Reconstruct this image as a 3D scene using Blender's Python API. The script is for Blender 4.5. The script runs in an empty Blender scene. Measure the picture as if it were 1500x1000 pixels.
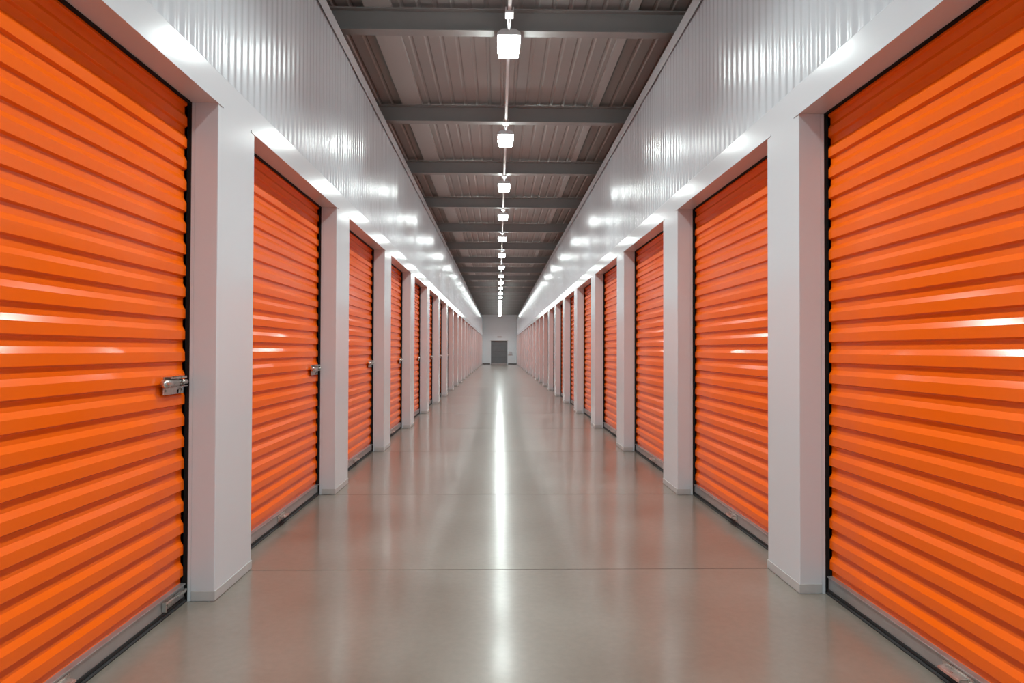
import bpy, bmesh, math, random
from mathutils import Matrix, Vector
random.seed(7)
PI = math.pi
scene = bpy.context.scene
C = scene.collection

# ------------------------------------------------------------------ measures
CAM_H = 1.3
XL, XR = 1.4628, 1.6184            # post front planes, left and right of the camera axis
RET = 0.138                        # depth of the post returns
DOOR_H = 2.5836                    # underside of the header
HEAD_T = 2.745                     # top of the flat header flashing
CAP_B, WALL_T = 4.11, 4.2287       # cap flashing of the corrugated wall
BEAM_B, BEAM_T = 4.39, 4.607
DECK = 4.657
Y0, Y1 = -5.0, 59.0
PW = 0.4972
LEFT = [(3.4013 + 2.4739 * i, 3.4013 + 2.4739 * i + PW) for i in range(23)]
RIGHT = [(3.467, 3.879)]
for i in range(1, 6):
    a = 3.3324 + 2.5185 * i
    RIGHT.append((a, a + 0.51))
for i in range(6, 23):
    a = 3.3324 + 2.5185 * 5 + 2.46 * (i - 5)
    RIGHT.append((a, a + 0.51))
LEFT[-1] = (LEFT[-1][0], Y1 - .005); RIGHT[-1] = (RIGHT[-1][0], Y1 - .005)
LMID = .088

# ------------------------------------------------------------------ materials
def mat(name, col, rough=0.5, metal=0.0, spec=0.5, coat=0.0, coat_rough=0.1):
    m = bpy.data.materials.new(name); m.use_nodes = True
    b = m.node_tree.nodes['Principled BSDF']
    b.inputs['Base Color'].default_value = (*col, 1)
    b.inputs['Roughness'].default_value = rough
    b.inputs['Metallic'].default_value = metal
    b.inputs['Specular IOR Level'].default_value = spec
    b.inputs['Coat Weight'].default_value = coat
    b.inputs['Coat Roughness'].default_value = coat_rough
    return m

def vary(m, scale, c1, c2, rough=None, bump=0.0, bump_scale=None, detail=4, stretch=(1, 1, 1)):
    """mottle the base colour between c1 and c2 with noise in object space, optional roughness range and bump"""
    nt = m.node_tree; N = nt.nodes; L = nt.links
    b = N['Principled BSDF']
    tc = N.new('ShaderNodeTexCoord'); mp = N.new('ShaderNodeMapping')
    mp.inputs['Scale'].default_value = stretch
    L.new(tc.outputs['Object'], mp.inputs['Vector'])
    n = N.new('ShaderNodeTexNoise'); n.inputs['Scale'].default_value = scale
    n.inputs['Detail'].default_value = detail; n.inputs['Roughness'].default_value = 0.6
    L.new(mp.outputs['Vector'], n.inputs['Vector'])
    r = N.new('ShaderNodeValToRGB')
    r.color_ramp.elements[0].position = 0.3; r.color_ramp.elements[1].position = 0.7
    r.color_ramp.elements[0].color = (*c1, 1); r.color_ramp.elements[1].color = (*c2, 1)
    L.new(n.outputs['Fac'], r.inputs['Fac']); L.new(r.outputs['Color'], b.inputs['Base Color'])
    if rough:
        mr = N.new('ShaderNodeMapRange')
        mr.inputs['From Min'].default_value = 0.3; mr.inputs['From Max'].default_value = 0.7
        mr.inputs['To Min'].default_value = rough[0]; mr.inputs['To Max'].default_value = rough[1]
        L.new(n.outputs['Fac'], mr.inputs['Value']); L.new(mr.outputs['Result'], b.inputs['Roughness'])
    if bump:
        n2 = N.new('ShaderNodeTexNoise'); n2.inputs['Scale'].default_value = bump_scale or scale * 8
        L.new(mp.outputs['Vector'], n2.inputs['Vector'])
        bp = N.new('ShaderNodeBump'); bp.inputs['Strength'].default_value = bump
        bp.inputs['Distance'].default_value = 0.01
        L.new(n2.outputs['Fac'], bp.inputs['Height']); L.new(bp.outputs['Normal'], b.inputs['Normal'])
    return m

M = {}
M['white'] = vary(mat('white_steel_paint', (.62, .65, .685), .16), .7, (.61, .642, .676), (.63, .66, .694), detail=1)
M['panel'] = vary(mat('white_corrugated_steel', (.54, .575, .615), .22, spec=.45), .7, (.53, .565, .605), (.55, .585, .625), detail=1)
M['orange'] = vary(mat('orange_steel_paint', (.90, .135, .004), .17, spec=.35), 1.0, (.89, .132, .004), (.91, .139, .005), detail=1)
M['alu'] = vary(mat('mill_aluminium', (.45, .45, .45), .42, metal=.75), 14, (.40, .40, .40), (.48, .48, .48), rough=(.3, .42))
M['zinc'] = vary(mat('zinc_plated_steel', (.55, .54, .5), .3, metal=.95), 30, (.48, .47, .44), (.66, .65, .62), rough=(.22, .42))
M['rubber'] = mat('black_rubber', (.012, .012, .013), .7)
M['guide'] = mat('black_door_guide', (.010, .009, .009), .65, spec=.2)
M['base'] = vary(mat('grey_base_trim', (.46, .46, .46), .4), 9, (.43, .43, .43), (.49, .49, .48))
M['deck'] = vary(mat('grey_roof_deck', (.36, .34, .33), .6), 1.2, (.335, .325, .315), (.365, .355, .345), stretch=(2, .4, 1))
M['beam'] = vary(mat('grey_beam_paint', (.22, .216, .21), .45), 2, (.28, .276, .27), (.31, .305, .30))
M['purlin'] = mat('galvanised_purlin', (.47, .46, .45), .5)
M['housing'] = mat('light_grey_housing', (.62, .63, .65), .4)
M['endwall'] = vary(mat('pale_end_wall', (.80, .87, .91), .5), .8, (.78, .85, .89), (.82, .89, .93))
M['enddoor'] = vary(mat('grey_steel_door', (.17, .19, .205), .4), 3, (.16, .18, .195), (.185, .205, .22))
M['doorframe'] = mat('pale_door_frame', (.62, .64, .66), .4)
M['dark'] = mat('dark_skirting', (.05, .05, .05), .6)
M['joint'] = mat('joint_sealant', (.13, .115, .10), .7)

# the diffusers give off the light of the hall
e = bpy.data.materials.new('lit_diffuser'); e.use_nodes = True
nt = e.node_tree; nt.nodes.remove(nt.nodes['Principled BSDF'])
em = nt.nodes.new('ShaderNodeEmission'); em.inputs['Color'].default_value = (.895, 1, .975, 1); em.inputs['Strength'].default_value = 27
nt.links.new(em.outputs['Emission'], nt.nodes['Material Output'].inputs['Surface'])
M['lit'] = e

# polished concrete
m = mat('polished_concrete', (.36, .33, .30), .3, spec=.6, coat=.8, coat_rough=.16)
nt = m.node_tree; N = nt.nodes; L = nt.links; b = N['Principled BSDF']
tc = N.new('ShaderNodeTexCoord')
n1 = N.new('ShaderNodeTexNoise'); n1.inputs['Scale'].default_value = .9; n1.inputs['Detail'].default_value = 5; n1.inputs['Roughness'].default_value = .5
L.new(tc.outputs['Object'], n1.inputs['Vector'])
r1 = N.new('ShaderNodeValToRGB')
r1.color_ramp.elements[0].position = .3; r1.color_ramp.elements[0].color = (.155, .118, .09, 1)
r1.color_ramp.elements[1].position = .7; r1.color_ramp.elements[1].color = (.235, .21, .178, 1)
L.new(n1.outputs['Fac'], r1.inputs['Fac'])
n2 = N.new('ShaderNodeTexNoise'); n2.inputs['Scale'].default_value = 28; n2.inputs['Detail'].default_value = 5
L.new(tc.outputs['Object'], n2.inputs['Vector'])
r2 = N.new('ShaderNodeValToRGB')
r2.color_ramp.elements[0].position = .3; r2.color_ramp.elements[0].color = (.90, .90, .90, 1)
r2.color_ramp.elements[1].position = .7; r2.color_ramp.elements[1].color = (1, 1, 1, 1)
L.new(n2.outputs['Fac'], r2.inputs['Fac'])
mx = N.new('ShaderNodeMixRGB'); mx.blend_type = 'MULTIPLY'; mx.inputs[0].default_value = 1
L.new(r1.outputs['Color'], mx.inputs[1]); L.new(r2.outputs['Color'], mx.inputs[2]); L.new(mx.outputs['Color'], b.inputs['Base Color'])
mr = N.new('ShaderNodeMapRange'); mr.inputs['From Min'].default_value = .3; mr.inputs['From Max'].default_value = .7
mr.inputs['To Min'].default_value = .34; mr.inputs['To Max'].default_value = .42
L.new(n1.outputs['Fac'], mr.inputs['Value']); L.new(mr.outputs['Result'], b.inputs['Roughness'])
bp = N.new('ShaderNodeBump'); bp.inputs['Strength'].default_value = .06; bp.inputs['Distance'].default_value = .01
L.new(n2.outputs['Fac'], bp.inputs['Height']); L.new(bp.outputs['Normal'], b.inputs['Normal'])
M['floor'] = m

# ------------------------------------------------------------------ mesh helpers
def box(bm, x0, x1, y0, y1, z0, z1):
    v = [bm.verts.new(p) for p in ((x0, y0, z0), (x1, y0, z0), (x1, y1, z0), (x0, y1, z0), (x0, y0, z1), (x1, y0, z1), (x1, y1, z1), (x0, y1, z1))]
    for f in ((3, 2, 1, 0), (4, 5, 6, 7), (0, 1, 5, 4), (1, 2, 6, 5), (2, 3, 7, 6), (3, 0, 4, 7)):
        bm.faces.new([v[i] for i in f])
    return v

def extrude_profile(bm, pts, axis, a0, a1, closed=True, smooth=False):
    """sweep a 2-D outline along x, y or z from a0 to a1"""
    def P(p, a):
        return {'x': (a, p[0], p[1]), 'y': (p[0], a, p[1]), 'z': (p[0], p[1], a)}[axis]
    A = [bm.verts.new(P(p, a0)) for p in pts]; B = [bm.verts.new(P(p, a1)) for p in pts]
    n = len(pts)
    for i in range(n if closed else n - 1):
        f = bm.faces.new((A[i], A[(i + 1) % n], B[(i + 1) % n], B[i])); f.smooth = smooth
    if closed:
        bm.faces.new(A[::-1]); bm.faces.new(B)

def tube(bm, p0, p1, r, n=16, dome=False):
    p0, p1 = Vector(p0), Vector(p1); d = (p1 - p0).normalized()
    up = Vector((0, 0, 1)) if abs(d.z) < .9 else Vector((1, 0, 0))
    u = d.cross(up).normalized(); w = d.cross(u)
    rings = [(p0, r), (p1, r)]
    if dome:
        rings = [(p0 - d * r * math.sin(t), r * math.cos(t)) for t in (1.35, 1.0, .6, .3)] + rings
    R = []
    for c, rr in rings:
        R.append([bm.verts.new(c + (u * math.cos(2 * PI * k / n) + w * math.sin(2 * PI * k / n)) * rr) for k in range(n)])
    for a, c in zip(R, R[1:]):
        for k in range(n):
            f = bm.faces.new((a[k], a[(k + 1) % n], c[(k + 1) % n], c[k])); f.smooth = True
    bm.faces.new(R[0][::-1]); bm.faces.new(R[-1])

def obj(name, bm, m, parent=None, bevel=0.0, seg=2):
    bmesh.ops.recalc_face_normals(bm, faces=bm.faces)
    me = bpy.data.meshes.new(name); bm.to_mesh(me); bm.free()
    me.materials.append(m)
    o = bpy.data.objects.new(name, me); C.objects.link(o)
    if parent: o.parent = parent
    if bevel:
        bv = o.modifiers.new('bevel', 'BEVEL'); bv.width = bevel; bv.segments = seg
        bv.limit_method = 'ANGLE'; bv.angle_limit = math.radians(40)
    return o

def struct(name, bm, m, **k):
    o = obj(name, bm, m, **k); o['kind'] = 'structure'; return o

def empty(name, loc, rz=0):
    o = bpy.data.objects.new(name, None); C.objects.link(o)
    o.location = loc; o.rotation_euler = (0, 0, rz); o.empty_display_size = .2
    return o

def tag(o, label, cat, group=None):
    o['label'] = label; o['category'] = cat
    if group: o['group'] = group
    return o

def copy_tree(o, parent=None):
    c = o.copy(); C.objects.link(c)
    if parent: c.parent = parent
    for ch in list(o.children): copy_tree(ch, c)
    return c

ORD = ['first', 'second', 'third', 'fourth', 'fifth', 'sixth', 'seventh', 'eighth', 'ninth', 'tenth', 'eleventh', 'twelfth', 'thirteenth',
       'fourteenth', 'fifteenth', 'sixteenth', 'seventeenth', 'eighteenth', 'nineteenth', 'twentieth', 'twenty-first', 'twenty-second', 'twenty-third', 'twenty-fourth']

# ------------------------------------------------------------------ floor
bm = bmesh.new()
joints = [3.872] + [p[0] for p in LEFT[1:]]
edges = [Y0 - .2] + joints + [Y1 + .2]
for a, c in zip(edges, edges[1:]):
    g0 = .004 if a in joints else 0; g1 = .004 if c in joints else 0
    box(bm, -4.2, 4.4, a + g0, c - g1, -.12, 0)
fl = struct('floor', bm, M['floor'])
bm = bmesh.new()
for j in joints: box(bm, -XL - .19, XR + .19, j - .0039, j + .0039, -.02, -.0025)
obj('floor_joint', bm, M['joint'], fl)

# ------------------------------------------------------------------ upper walls, headers
def side_wall(side, name, trim_name, posts):
    s, x0 = (-1, -XL) if side == 'L' else (1, XR)
    X = lambda w: x0 + s * w
    bm = bmesh.new()
    pitch, per = .095, 10
    n = int((Y1 - Y0) / pitch * per)
    lo, hi = [], []
    for k in range(n + 1):
        y = Y0 + k * pitch / per
        w = .012 + .0024 * math.sin(2 * PI * k / per) + .0036 * math.sin(y * 5.1 + 1.3 * math.sin(y * .7)) + .002 * math.sin(y * 8.3 + 2)
        lo.append(bm.verts.new((X(w), y, HEAD_T - .03))); hi.append(bm.verts.new((X(w), y, CAP_B + .05)))
    for k in range(n):
        f = bm.faces.new((lo[k], lo[k + 1], hi[k + 1], hi[k])); f.smooth = True
    me_o = struct(name, bm, M['panel'])
    # plain panels where the row of doors stops (behind the photographer and at the far end)
    bm = bmesh.new()
    first = posts[0][0] - (1.977 if side == 'L' else 1.985)
    box(bm, *sorted((X(0), X(.10))), Y0, first, 0, DOOR_H)
    obj('wall_panel', bm, M['white'], me_o)
    # backing sheet behind the ribs closes the wall
    bm = bmesh.new()
    box(bm, *sorted((X(.022), X(.03))), Y0, Y1, HEAD_T - .03, WALL_T - .02)
    obj('backing_sheet', bm, M['panel'], me_o)
    bm = bmesh.new()
    pr = [(X(-.006), CAP_B), (X(-.006), WALL_T), (X(.07), WALL_T), (X(.07), WALL_T - .006), (X(-.003), WALL_T - .006), (X(-.003), CAP_B)]
    extrude_profile(bm, pr, 'y', Y0, Y1)
    obj('cap_flashing', bm, M['white'], me_o)
    # header flashing: front plate, top fold, soffit
    bm = bmesh.new()
    pr = [(X(0.0004), DOOR_H), (X(0.0004), HEAD_T - .004), (X(.002), HEAD_T), (X(.02), HEAD_T + .004), (X(.02), HEAD_T - .02), (X(.10), HEAD_T - .02), (X(.10), DOOR_H + .03), (X(RET), DOOR_H + .03), (X(RET), DOOR_H)]
    extrude_profile(bm, pr, 'y', Y0, Y1)
    ops = [(first, posts[0][0])] + [(posts[i][1], posts[i + 1][0]) for i in range(len(posts) - 1)]
    tr = struct(trim_name, bm, M['white'])
    bm = bmesh.new()
    for a, c in ops:
        box(bm, *sorted((X(-.004), X(.0))), a - .055, c + .055, DOOR_H - .006, DOOR_H + .006)
    obj('drip_lip', bm, M['white'], tr)
    return ops

opsL = side_wall('L', 'wall_left', 'trim_1', LEFT)
opsR = side_wall('R', 'wall_right', 'trim_2', RIGHT)

# ------------------------------------------------------------------ posts (local: x along the wall, y into the wall, z up; origin mid front)
def make_post(w):
    r = empty('steel_post', (0, 0, 0))
    h = w / 2; H = DOOR_H - .001
    bm = bmesh.new()
    extrude_profile(bm, [(-h, .118), (-h, .004), (-h + .0012, .0012), (-h + .004, 0), (h - .004, 0), (h - .0012, .0012), (h, .004), (h, .118)], 'z', 0, DOOR_H + .02)
    obj('column_casing', bm, M['white'], r)
    bm = bmesh.new()
    box(bm, -h + .003, h - .003, .118, .1215, 0, H)
    box(bm, -h, h, .1215, RET, 0, H)
    obj('edge_trim', bm, M['white'], r)
    bm = bmesh.new()
    t = .004
    extrude_profile(bm, [(-h - t, .118), (-h - t, -t), (h + t, -t), (h + t, .118), (h, .118), (h, 0), (-h, 0), (-h, .118)], 'z', .0035, .052)
    obj('base_trim', bm, M['base'], r, bevel=.0015)
    return r

def far_label(i, n, near_first, fmt_near, fmt_far, split):
    return fmt_near % ORD[i + near_first] if i < split else fmt_far % ORD[n - 1 - i]

for side, posts in (('L', LEFT), ('R', RIGHT)):
    word = 'left' if side == 'L' else 'right'
    protos = {}
    for i, (a, c) in enumerate(posts):
        w = round(c - a, 4)
        if w not in protos: r = protos[w] = make_post(w)
        else: r = copy_tree(protos[w])
        r.location = (-XL if side == 'L' else XR, (a + c) / 2, 0); r.rotation_euler = (0, 0, PI / 2 if side == 'L' else -PI / 2)
        if i == 0: lab = 'large white steel post nearest the camera on the %s, beside the cut-off orange door' % word
        else: lab = far_label(i, len(posts), 0, 'white steel post, %s from the camera along the ' + word + ' wall', 'distant white steel post, %s from the far end wall in the ' + word + ' row', 12)
        tag(r, lab, 'post', 'white posts along the %s wall' % word)

# ------------------------------------------------------------------ roller doors (same local frame, facing -y)
CUR = .158           # depth of the outermost face of the curtain
def make_door(w):
    r = empty('roller_shutter', (0, 0, 0)); r['kind'] = 'thing'; h = w / 2
    # curtain: trapezoid ribs, swept across the width
    prof = []; z = .092; d = .0135
    prof.append((CUR + d, z))
    while z < 2.74:
        prof += [(CUR + d, z + .035), (CUR, z + .035 + .007), (CUR, z + .035 + .007 + .0445), (CUR + d, z + .1105)]
        z += .1105
    bm = bmesh.new()
    t = .0012
    loop = prof + [(y + t, zz) for y, zz in prof[::-1]]
    extrude_profile(bm, loop, 'x', -h + .007, h - .007)
    obj('curtain', bm, M['orange'], r, bevel=.0018, seg=3)
    for s in (-1, 1):
        bm = bmesh.new()
        x0, x1 = sorted((s * (h + .001), s * (h + .03)))
        box(bm, x0, x1, RET + .003, .26, 0, 2.76)
        x0, x1 = sorted((s * (h - .045), s * (h + .001)))
        box(bm, x0, x1, .205, .26, 0, 2.76)
        obj('guide_track', bm, M['guide'], r)
    bm = bmesh.new(); box(bm, -h + .001, h - .001, RET + .0015, CUR - .002, DOOR_H - .008, DOOR_H + .06)  # black strip stands in for the shade in the gap above the curtain
    hs = obj('head_gap_shade', bm, M['guide'], r); hs['label'] = 'black strip standing in for the shaded gap under the header'
    # bottom bar: upright plate with a folded top lip
    bm = bmesh.new()
    y0 = CUR - .008
    extrude_profile(bm, [(y0, .028), (y0, .088), (y0 - .007, .091), (y0 - .007, .096), (y0 + .03, .098), (y0 + .03, .028)], 'x', -h + .008, h - .008)
    bar = obj('bottom_bar', bm, M['alu'], r, bevel=.0012); bar['label'] = 'bare aluminium bottom bar'
    bm = bmesh.new()
    box(bm, -h + .008, h - .008, y0 - .004, y0 + .028, .016, .028)
    extrude_profile(bm, [(y0 - .010, .0), (y0 - .012, .006), (y0 - .006, .0125), (y0 + .02, .0135), (y0 + .03, 0)], 'x', -h + .004, h - .004)
    sl = obj('bottom_seal', bm, M['rubber'], r); sl['label'] = 'black rubber floor seal'
    # lift handle in the middle of the bottom bar
    bm = bmesh.new()
    box(bm, -.085, .085, y0 - .004, y0, .04, .08)
    extrude_profile(bm, [(y0 - .004, .074), (y0 - .04, .070), (y0 - .044, .060), (y0 - .041, .060), (y0 - .037, .066), (y0 - .004, .069)], 'x', -.06, .06)
    for sx in (-.07, .07): tube(bm, (sx, y0 - .004, .06), (sx, y0 - .009, .06), .007, 10)
    hd = obj('lift_handle', bm, M['zinc'], r, bevel=.001); hd['label'] = 'zinc lift handle'
    # slide bolt latch at the right edge, waist height
    zc = 1.128; x1 = h - .03; x0 = x1 - .2; yf = CUR - .003
    bm = bmesh.new()
    box(bm, x0, x1 - .004, yf - .004, yf + .003, zc - .052, zc - .012)           # lower plate
    box(bm, x0 + .005, x1 - .03, yf - .004, yf + .003, zc - .012, zc + .036)     # back plate
    box(bm, x0 + .01, x1 - .03, yf - .034, yf - .004, zc + .034, zc + .038)      # folded top flange
    box(bm, x0 + .01, x1 - .03, yf - .034, yf - .030, zc + .026, zc + .038)
    box(bm, x0 + .01, x1 - .012, yf - .030, yf - .004, zc - .016, zc - .012)     # shelf
    la = obj('latch', bm, M['zinc'], r, bevel=.0012); la['label'] = 'zinc slide bolt latch'
    bm = bmesh.new()
    tube(bm, (x0 - .022, yf - .020, zc + .004), (x0 + .085, yf - .020, zc + .004), .021, 18, dome=True)
    tube(bm, (x0 + .085, yf - .018, zc + .006), (x1 - .006, yf - .018, zc + .006), .012, 16)
    tube(bm, (x0 + .135, yf - .018, zc + .006), (x0 + .150, yf - .018, zc + .006), .017, 16)
    tube(bm, (x0 + .118, yf - .018, zc + .006), (x0 + .118, yf - .052, zc + .012), .006, 10, dome=False)
    obj('bolt', bm, M['zinc'], la)
    for q in (.022, .15, .175):
        bm = bmesh.new(); tube(bm, (x0 + q, yf - .0042, zc - .032), (x0 + q, yf - .0075, zc - .032), .0065, 10)
        obj('rivet', bm, M['zinc'], la)
    bm = bmesh.new()
    tube(bm, (x0 + .135, yf - .004, zc - .040), (x0 + .135, yf - .0052, zc - .040), .009, 12)
    ho = obj('lock_hole', bm, M['guide'], la); ho['label'] = 'dark round lock hole'
    return r

protos = {}
for side, ops in (('L', opsL), ('R', opsR)):
    word = 'left' if side == 'L' else 'right'
    for i, (a, c) in enumerate(ops):
        w = round(c - a, 3)
        if w not in protos: r = protos[w] = make_door(w)
        else: r = copy_tree(protos[w])
        r.location = (-XL if side == 'L' else XR, (a + c) / 2, 0); r.rotation_euler = (0, 0, PI / 2 if side == 'L' else -PI / 2)
        if i == 0:
            lab = ('orange roller shutter door nearest the camera on the left, silver latch at its right edge' if side == 'L' else
                   'largest orange roller shutter door on the right, cut off by the right frame edge')
            first_door = r if side == 'L' else None
            if side == 'L': foot = r; foot_w = w
        elif i < 7: lab = 'orange roller shutter door, %s from the camera along the %s wall' % (ORD[i], word)
        else: lab = 'orange roller shutter deep between far posts, %s from the end wall on the %s' % (ORD[len(ops) - 1 - i], word)
        tag(r, lab, 'roller shutter', 'orange roller shutters along the %s wall' % word)

# foot bolt low on the right end of the nearest left door
bm = bmesh.new()
h = foot_w / 2; y0 = CUR - .008
box(bm, h - .235, h - .228, y0 - .022, y0, .035, .082)
box(bm, h - .235, h - .12, y0 - .003, y0, .04, .078)
box(bm, h - .11, h - .03, y0 - .022, y0 - .004, .062, .075)
tube(bm, (h - .232, y0 - .014, .07), (h - .02, y0 - .014, .07), .006, 12)
o = obj('foot_bolt', bm, M['zinc'], foot, bevel=.001); o['label'] = 'zinc foot bolt on the bottom bar'

# ------------------------------------------------------------------ roof: deck, purlins, beams
bm = bmesh.new()
pts = []; x = -3.9; p = .165
while x < 4.1:
    pts += [(x, DECK), (x + .115, DECK), (x + .13, DECK + .011), (x + .15, DECK + .011)]
    if True: pts += []
    x += p
loop = pts + [(xx, zz + .002) for xx, zz in pts[::-1]]
extrude_profile(bm, loop, 'y', Y0 - .1, Y1 + .1)
struct('ceiling', bm, M['deck'])

def beam_mesh():
    bm = bmesh.new(); t = .011; fw = .062
    z0, z1 = BEAM_B, BEAM_T
    pr = [(-fw, z0), (fw, z0), (fw, z0 + t), (.005, z0 + t), (.005, z1 - t), (fw, z1 - t), (fw, z1), (-fw, z1), (-fw, z1 - t), (-.005, z1 - t), (-.005, z0 + t), (-fw, z0 + t)]
    extrude_profile(bm, pr, 'x', -3.6, 3.8)
    return bm
rear = [1.0475 * v for v in (6.09, 8.48, 10.95, 13.53, 16.3, 19.15, 22.1)]
while rear[-1] + 2.83 < Y1 - .3: rear.append(rear[-1] + 2.83)
b0 = None
for i, y in enumerate(rear):
    if b0 is None: o = b0 = obj('ceiling_beam', beam_mesh(), M['beam'])
    else: o = copy_tree(b0)
    o.location = (0, y - .062, 0)
    lab = ('grey steel ceiling beam nearest the camera, above the first hanging light' if i == 0 else
           'grey steel ceiling beam, %s from the camera across the roof' % ORD[i] if i < 11 else
           'distant grey steel ceiling beam, %s from the far end wall' % ORD[len(rear) - 1 - i])
    tag(o, lab, 'beam', 'steel beams under the roof')

for name, x0, x1, lab in (('roof_purlin', -1.31, -1.047, 'wide pale roof purlin running lengthwise above the beams on the left'),
                          ('roof_purlin', 1.257, 1.346, 'narrow pale roof purlin running lengthwise above the beams on the right')):
    bm = bmesh.new(); za, zb = BEAM_T + .001, DECK - .001
    extrude_profile(bm, [(x0, zb), (x0, za), (x1, za), (x1, zb), (x1 - .004, zb), (x1 - .004, za + .004), (x0 + .004, za + .004), (x0 + .004, zb)], 'y', Y0, Y1)
    tag(obj(name, bm, M['purlin']), lab, 'purlin')

# ------------------------------------------------------------------ hanging lights on one conduit rail
RAIL_Z = 4.354
bm = bmesh.new()
box(bm, LMID - .017, LMID + .017, Y0 + .1, Y1 - .8, RAIL_Z, RAIL_Z + .034)
rail = tag(obj('lighting_rail', bm, M['housing'], bevel=.003), 'thin pale lighting rail running lengthwise under the ceiling beams', 'rail')

LAMP, SPREAD = 21, 128
def make_light():
    r = empty('ceiling_light', (0, 0, 0))            # origin: top of the fitting, under the rail
    bm = bmesh.new()
    extrude_profile(bm, [(-.055, -.0), (.055, -.0), (.105, -.03), (.108, -.06), (-.108, -.06), (-.105, -.03)], 'y', -.19, .19)
    obj('housing', bm, M['housing'], r, bevel=.006)
    bm = bmesh.new()
    extrude_profile(bm, [(-.094, -.0605), (.094, -.0605), (.093, -.104), (.086, -.112), (-.086, -.112), (-.093, -.104)], 'y', -.165, .165)
    d = obj('diffuser', bm, M['lit'], r); d['label'] = 'glowing white diffuser'
    bm = bmesh.new()
    box(bm, -.036, .036, -.50, -.38, -.014, -.001)
    box(bm, -.036, -.026, -.50, -.38, -.001, .03); box(bm, .026, .036, -.50, -.38, -.001, .03)
    tube(bm, (0, -.38, -.008), (0, -.2, -.012), .008, 10)
    obj('connector', bm, M['housing'], r)
    ld = bpy.data.lights.new('light_source', 'AREA'); ld.shape = 'RECTANGLE'; ld.size = .17; ld.size_y = .31
    ld.energy = LAMP; ld.color = (.895, 1, .975); ld.spread = math.radians(SPREAD)
    lo = bpy.data.objects.new('light_source', ld); C.objects.link(lo); lo.parent = r; lo.location = (0, 0, -.1135)
    return r
lrear = [6.53, 9.37, 12.05, 14.75, 17.6, 20.6, 23.55, 26.25, 28.95, 31.5, 34.35, 36.9, 39.7, 42.5, 45.3, 48.1, 50.9, 53.7, 56.5]
front = [3.75, 1.0, -1.75, -4.3]
lt = make_light()
for i, y in enumerate(lrear + front):
    r = lt if i == 0 else copy_tree(lt)
    r.location = (LMID, y - .20, RAIL_Z - .0005); r.scale = (1.0573, 1.0573, 1.0573)
    if i == 0: lab = 'largest lit hanging light panel, nearest the camera under the first beam'
    elif i < 10: lab = 'lit hanging light panel, %s from the camera along the rail' % ORD[i]
    elif i < len(lrear): lab = 'small distant lit light panel, %s from the far end wall along the rail' % ORD[len(lrear) - 1 - i]
    else: lab = 'lit hanging light panel over the photographer, above the top of the frame'
    tag(r, lab, 'ceiling light', 'hanging lights along the rail')

# ------------------------------------------------------------------ end wall with the grey door, back wall
bm = bmesh.new()
DX0, DX1, DT = -.70, .80, 2.14
box(bm, -4.2, DX0, Y1, Y1 + .2, 0, 4.6); box(bm, DX1, 4.4, Y1, Y1 + .2, 0, 4.6); box(bm, DX0, DX1, Y1, Y1 + .2, DT, 4.6)
struct('wall_end', bm, M['endwall'])
bm = bmesh.new(); box(bm, -4.2, 4.4, Y0 - .2, Y0, 0, 4.6); struct('wall_back', bm, M['endwall'])
bm = bmesh.new()
box(bm, -XL, DX0 - .06, Y1 - .012, Y1 - .001, 0, .09); box(bm, DX1 + .06, XR, Y1 - .012, Y1 - .001, 0, .09)
struct('baseboard_end', bm, M['dark'])
d = empty('door_1', ((DX0 + DX1) / 2, Y1, 0)); d['kind'] = 'structure'
hw = (DX1 - DX0) / 2
for k, (z0, z1) in enumerate(((.1, .62), (.625, 1.16), (1.165, 1.70), (1.705, 2.08))):
    bm = bmesh.new(); box(bm, -hw + .05, hw - .05, .10, .145, z0, z1)
    box(bm, -hw + .14, hw - .14, .094, .10, z0 + .07, z1 - .07)
    obj('door_panel', bm, M['enddoor'], d, bevel=.004)
bm = bmesh.new()
for s in (-1, 1): box(bm, *sorted((s * (hw - .05), s * (hw - .001))), .0, .18, 0, DT - .001)
box(bm, -hw + .05, hw - .05, .0, .18, DT - .05, DT - .001)
obj('door_frame', bm, M['enddoor'], d)
bm = bmesh.new(); box(bm, -hw - .05, hw + .05, -.06, -.001, DT, DT + .06); obj('door_hood', bm, M['doorframe'], d)
bm = bmesh.new(); box(bm, -hw + .05, hw - .05, .09, .15, 0, .095); obj('kick_plate', bm, M['alu'], d)
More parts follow.
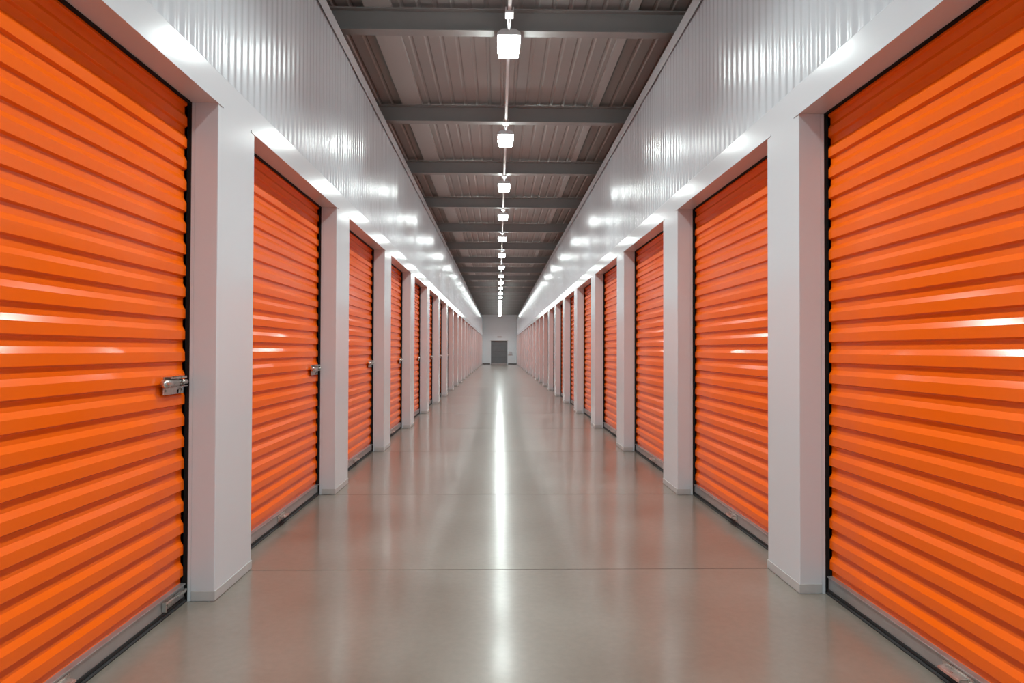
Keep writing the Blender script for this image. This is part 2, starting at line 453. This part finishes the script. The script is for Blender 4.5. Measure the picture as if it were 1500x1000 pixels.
# small fittings on the end wall
bm = bmesh.new(); box(bm, -.19, .19, -.07, 0, -.07, .07); box(bm, -.17, .17, -.078, -.07, -.055, .055)
o = obj('wall_lamp', bm, M['housing'], bevel=.008); o.location = (.07, Y1, 2.5)
tag(o, 'small pale box light on the end wall above the grey door', 'wall light')
bm = bmesh.new(); box(bm, -.15, .15, -.09, -.001, -.13, .13); box(bm, -.12, .12, -.097, -.09, -.10, .10)
o = obj('switch_box', bm, M['housing'], bevel=.01); o.location = (1.06, Y1, 1.03)
tag(o, 'small pale box on the end wall right of the grey door', 'switch box')

# ------------------------------------------------------------------ world and camera
w = bpy.data.worlds.new('dark_hall'); scene.world = w; w.use_nodes = True
w.node_tree.nodes['Background'].inputs['Color'].default_value = (0, 0, 0, 1)
w.node_tree.nodes['Background'].inputs['Strength'].default_value = 0

F, YAW, PIT, ROL = 951.97, .0205, .0132, -.0031
cy, sy, cp, sp, cr, sr = math.cos(YAW), math.sin(YAW), math.cos(PIT), math.sin(PIT), math.cos(ROL), math.sin(ROL)
Ry = Matrix(((cy, 0, -sy), (0, 1, 0), (sy, 0, cy))); Rx = Matrix(((1, 0, 0), (0, cp, -sp), (0, sp, cp))); Rz = Matrix(((cr, -sr, 0), (sr, cr, 0), (0, 0, 1)))
Rm = Rz @ Rx @ Ry
def wv(r): return Vector((r[0], r[2], r[1]))
right, up, fwd = wv(Rm[0]), wv(Rm[1]), wv(Rm[2])
cam = bpy.data.cameras.new('camera'); co = bpy.data.objects.new('camera', cam); C.objects.link(co)
cam.sensor_width = 36; cam.lens = F / 1500 * 36; cam.clip_start = .05; cam.clip_end = 200
mw = Matrix.Identity(4)
for i in range(3):
    mw[i][0] = right[i]; mw[i][1] = up[i]; mw[i][2] = -fwd[i]
mw[2][3] = CAM_H
co.matrix_world = mw
scene.camera = co

scene.view_settings.view_transform = 'Standard'; scene.view_settings.look = 'None'
scene.view_settings.gamma = 1; scene.view_settings.use_curve_mapping = False
scene.view_settings.exposure = 1.05
scene.cycles.max_bounces = 10; scene.cycles.diffuse_bounces = 6; scene.cycles.glossy_bounces = 5
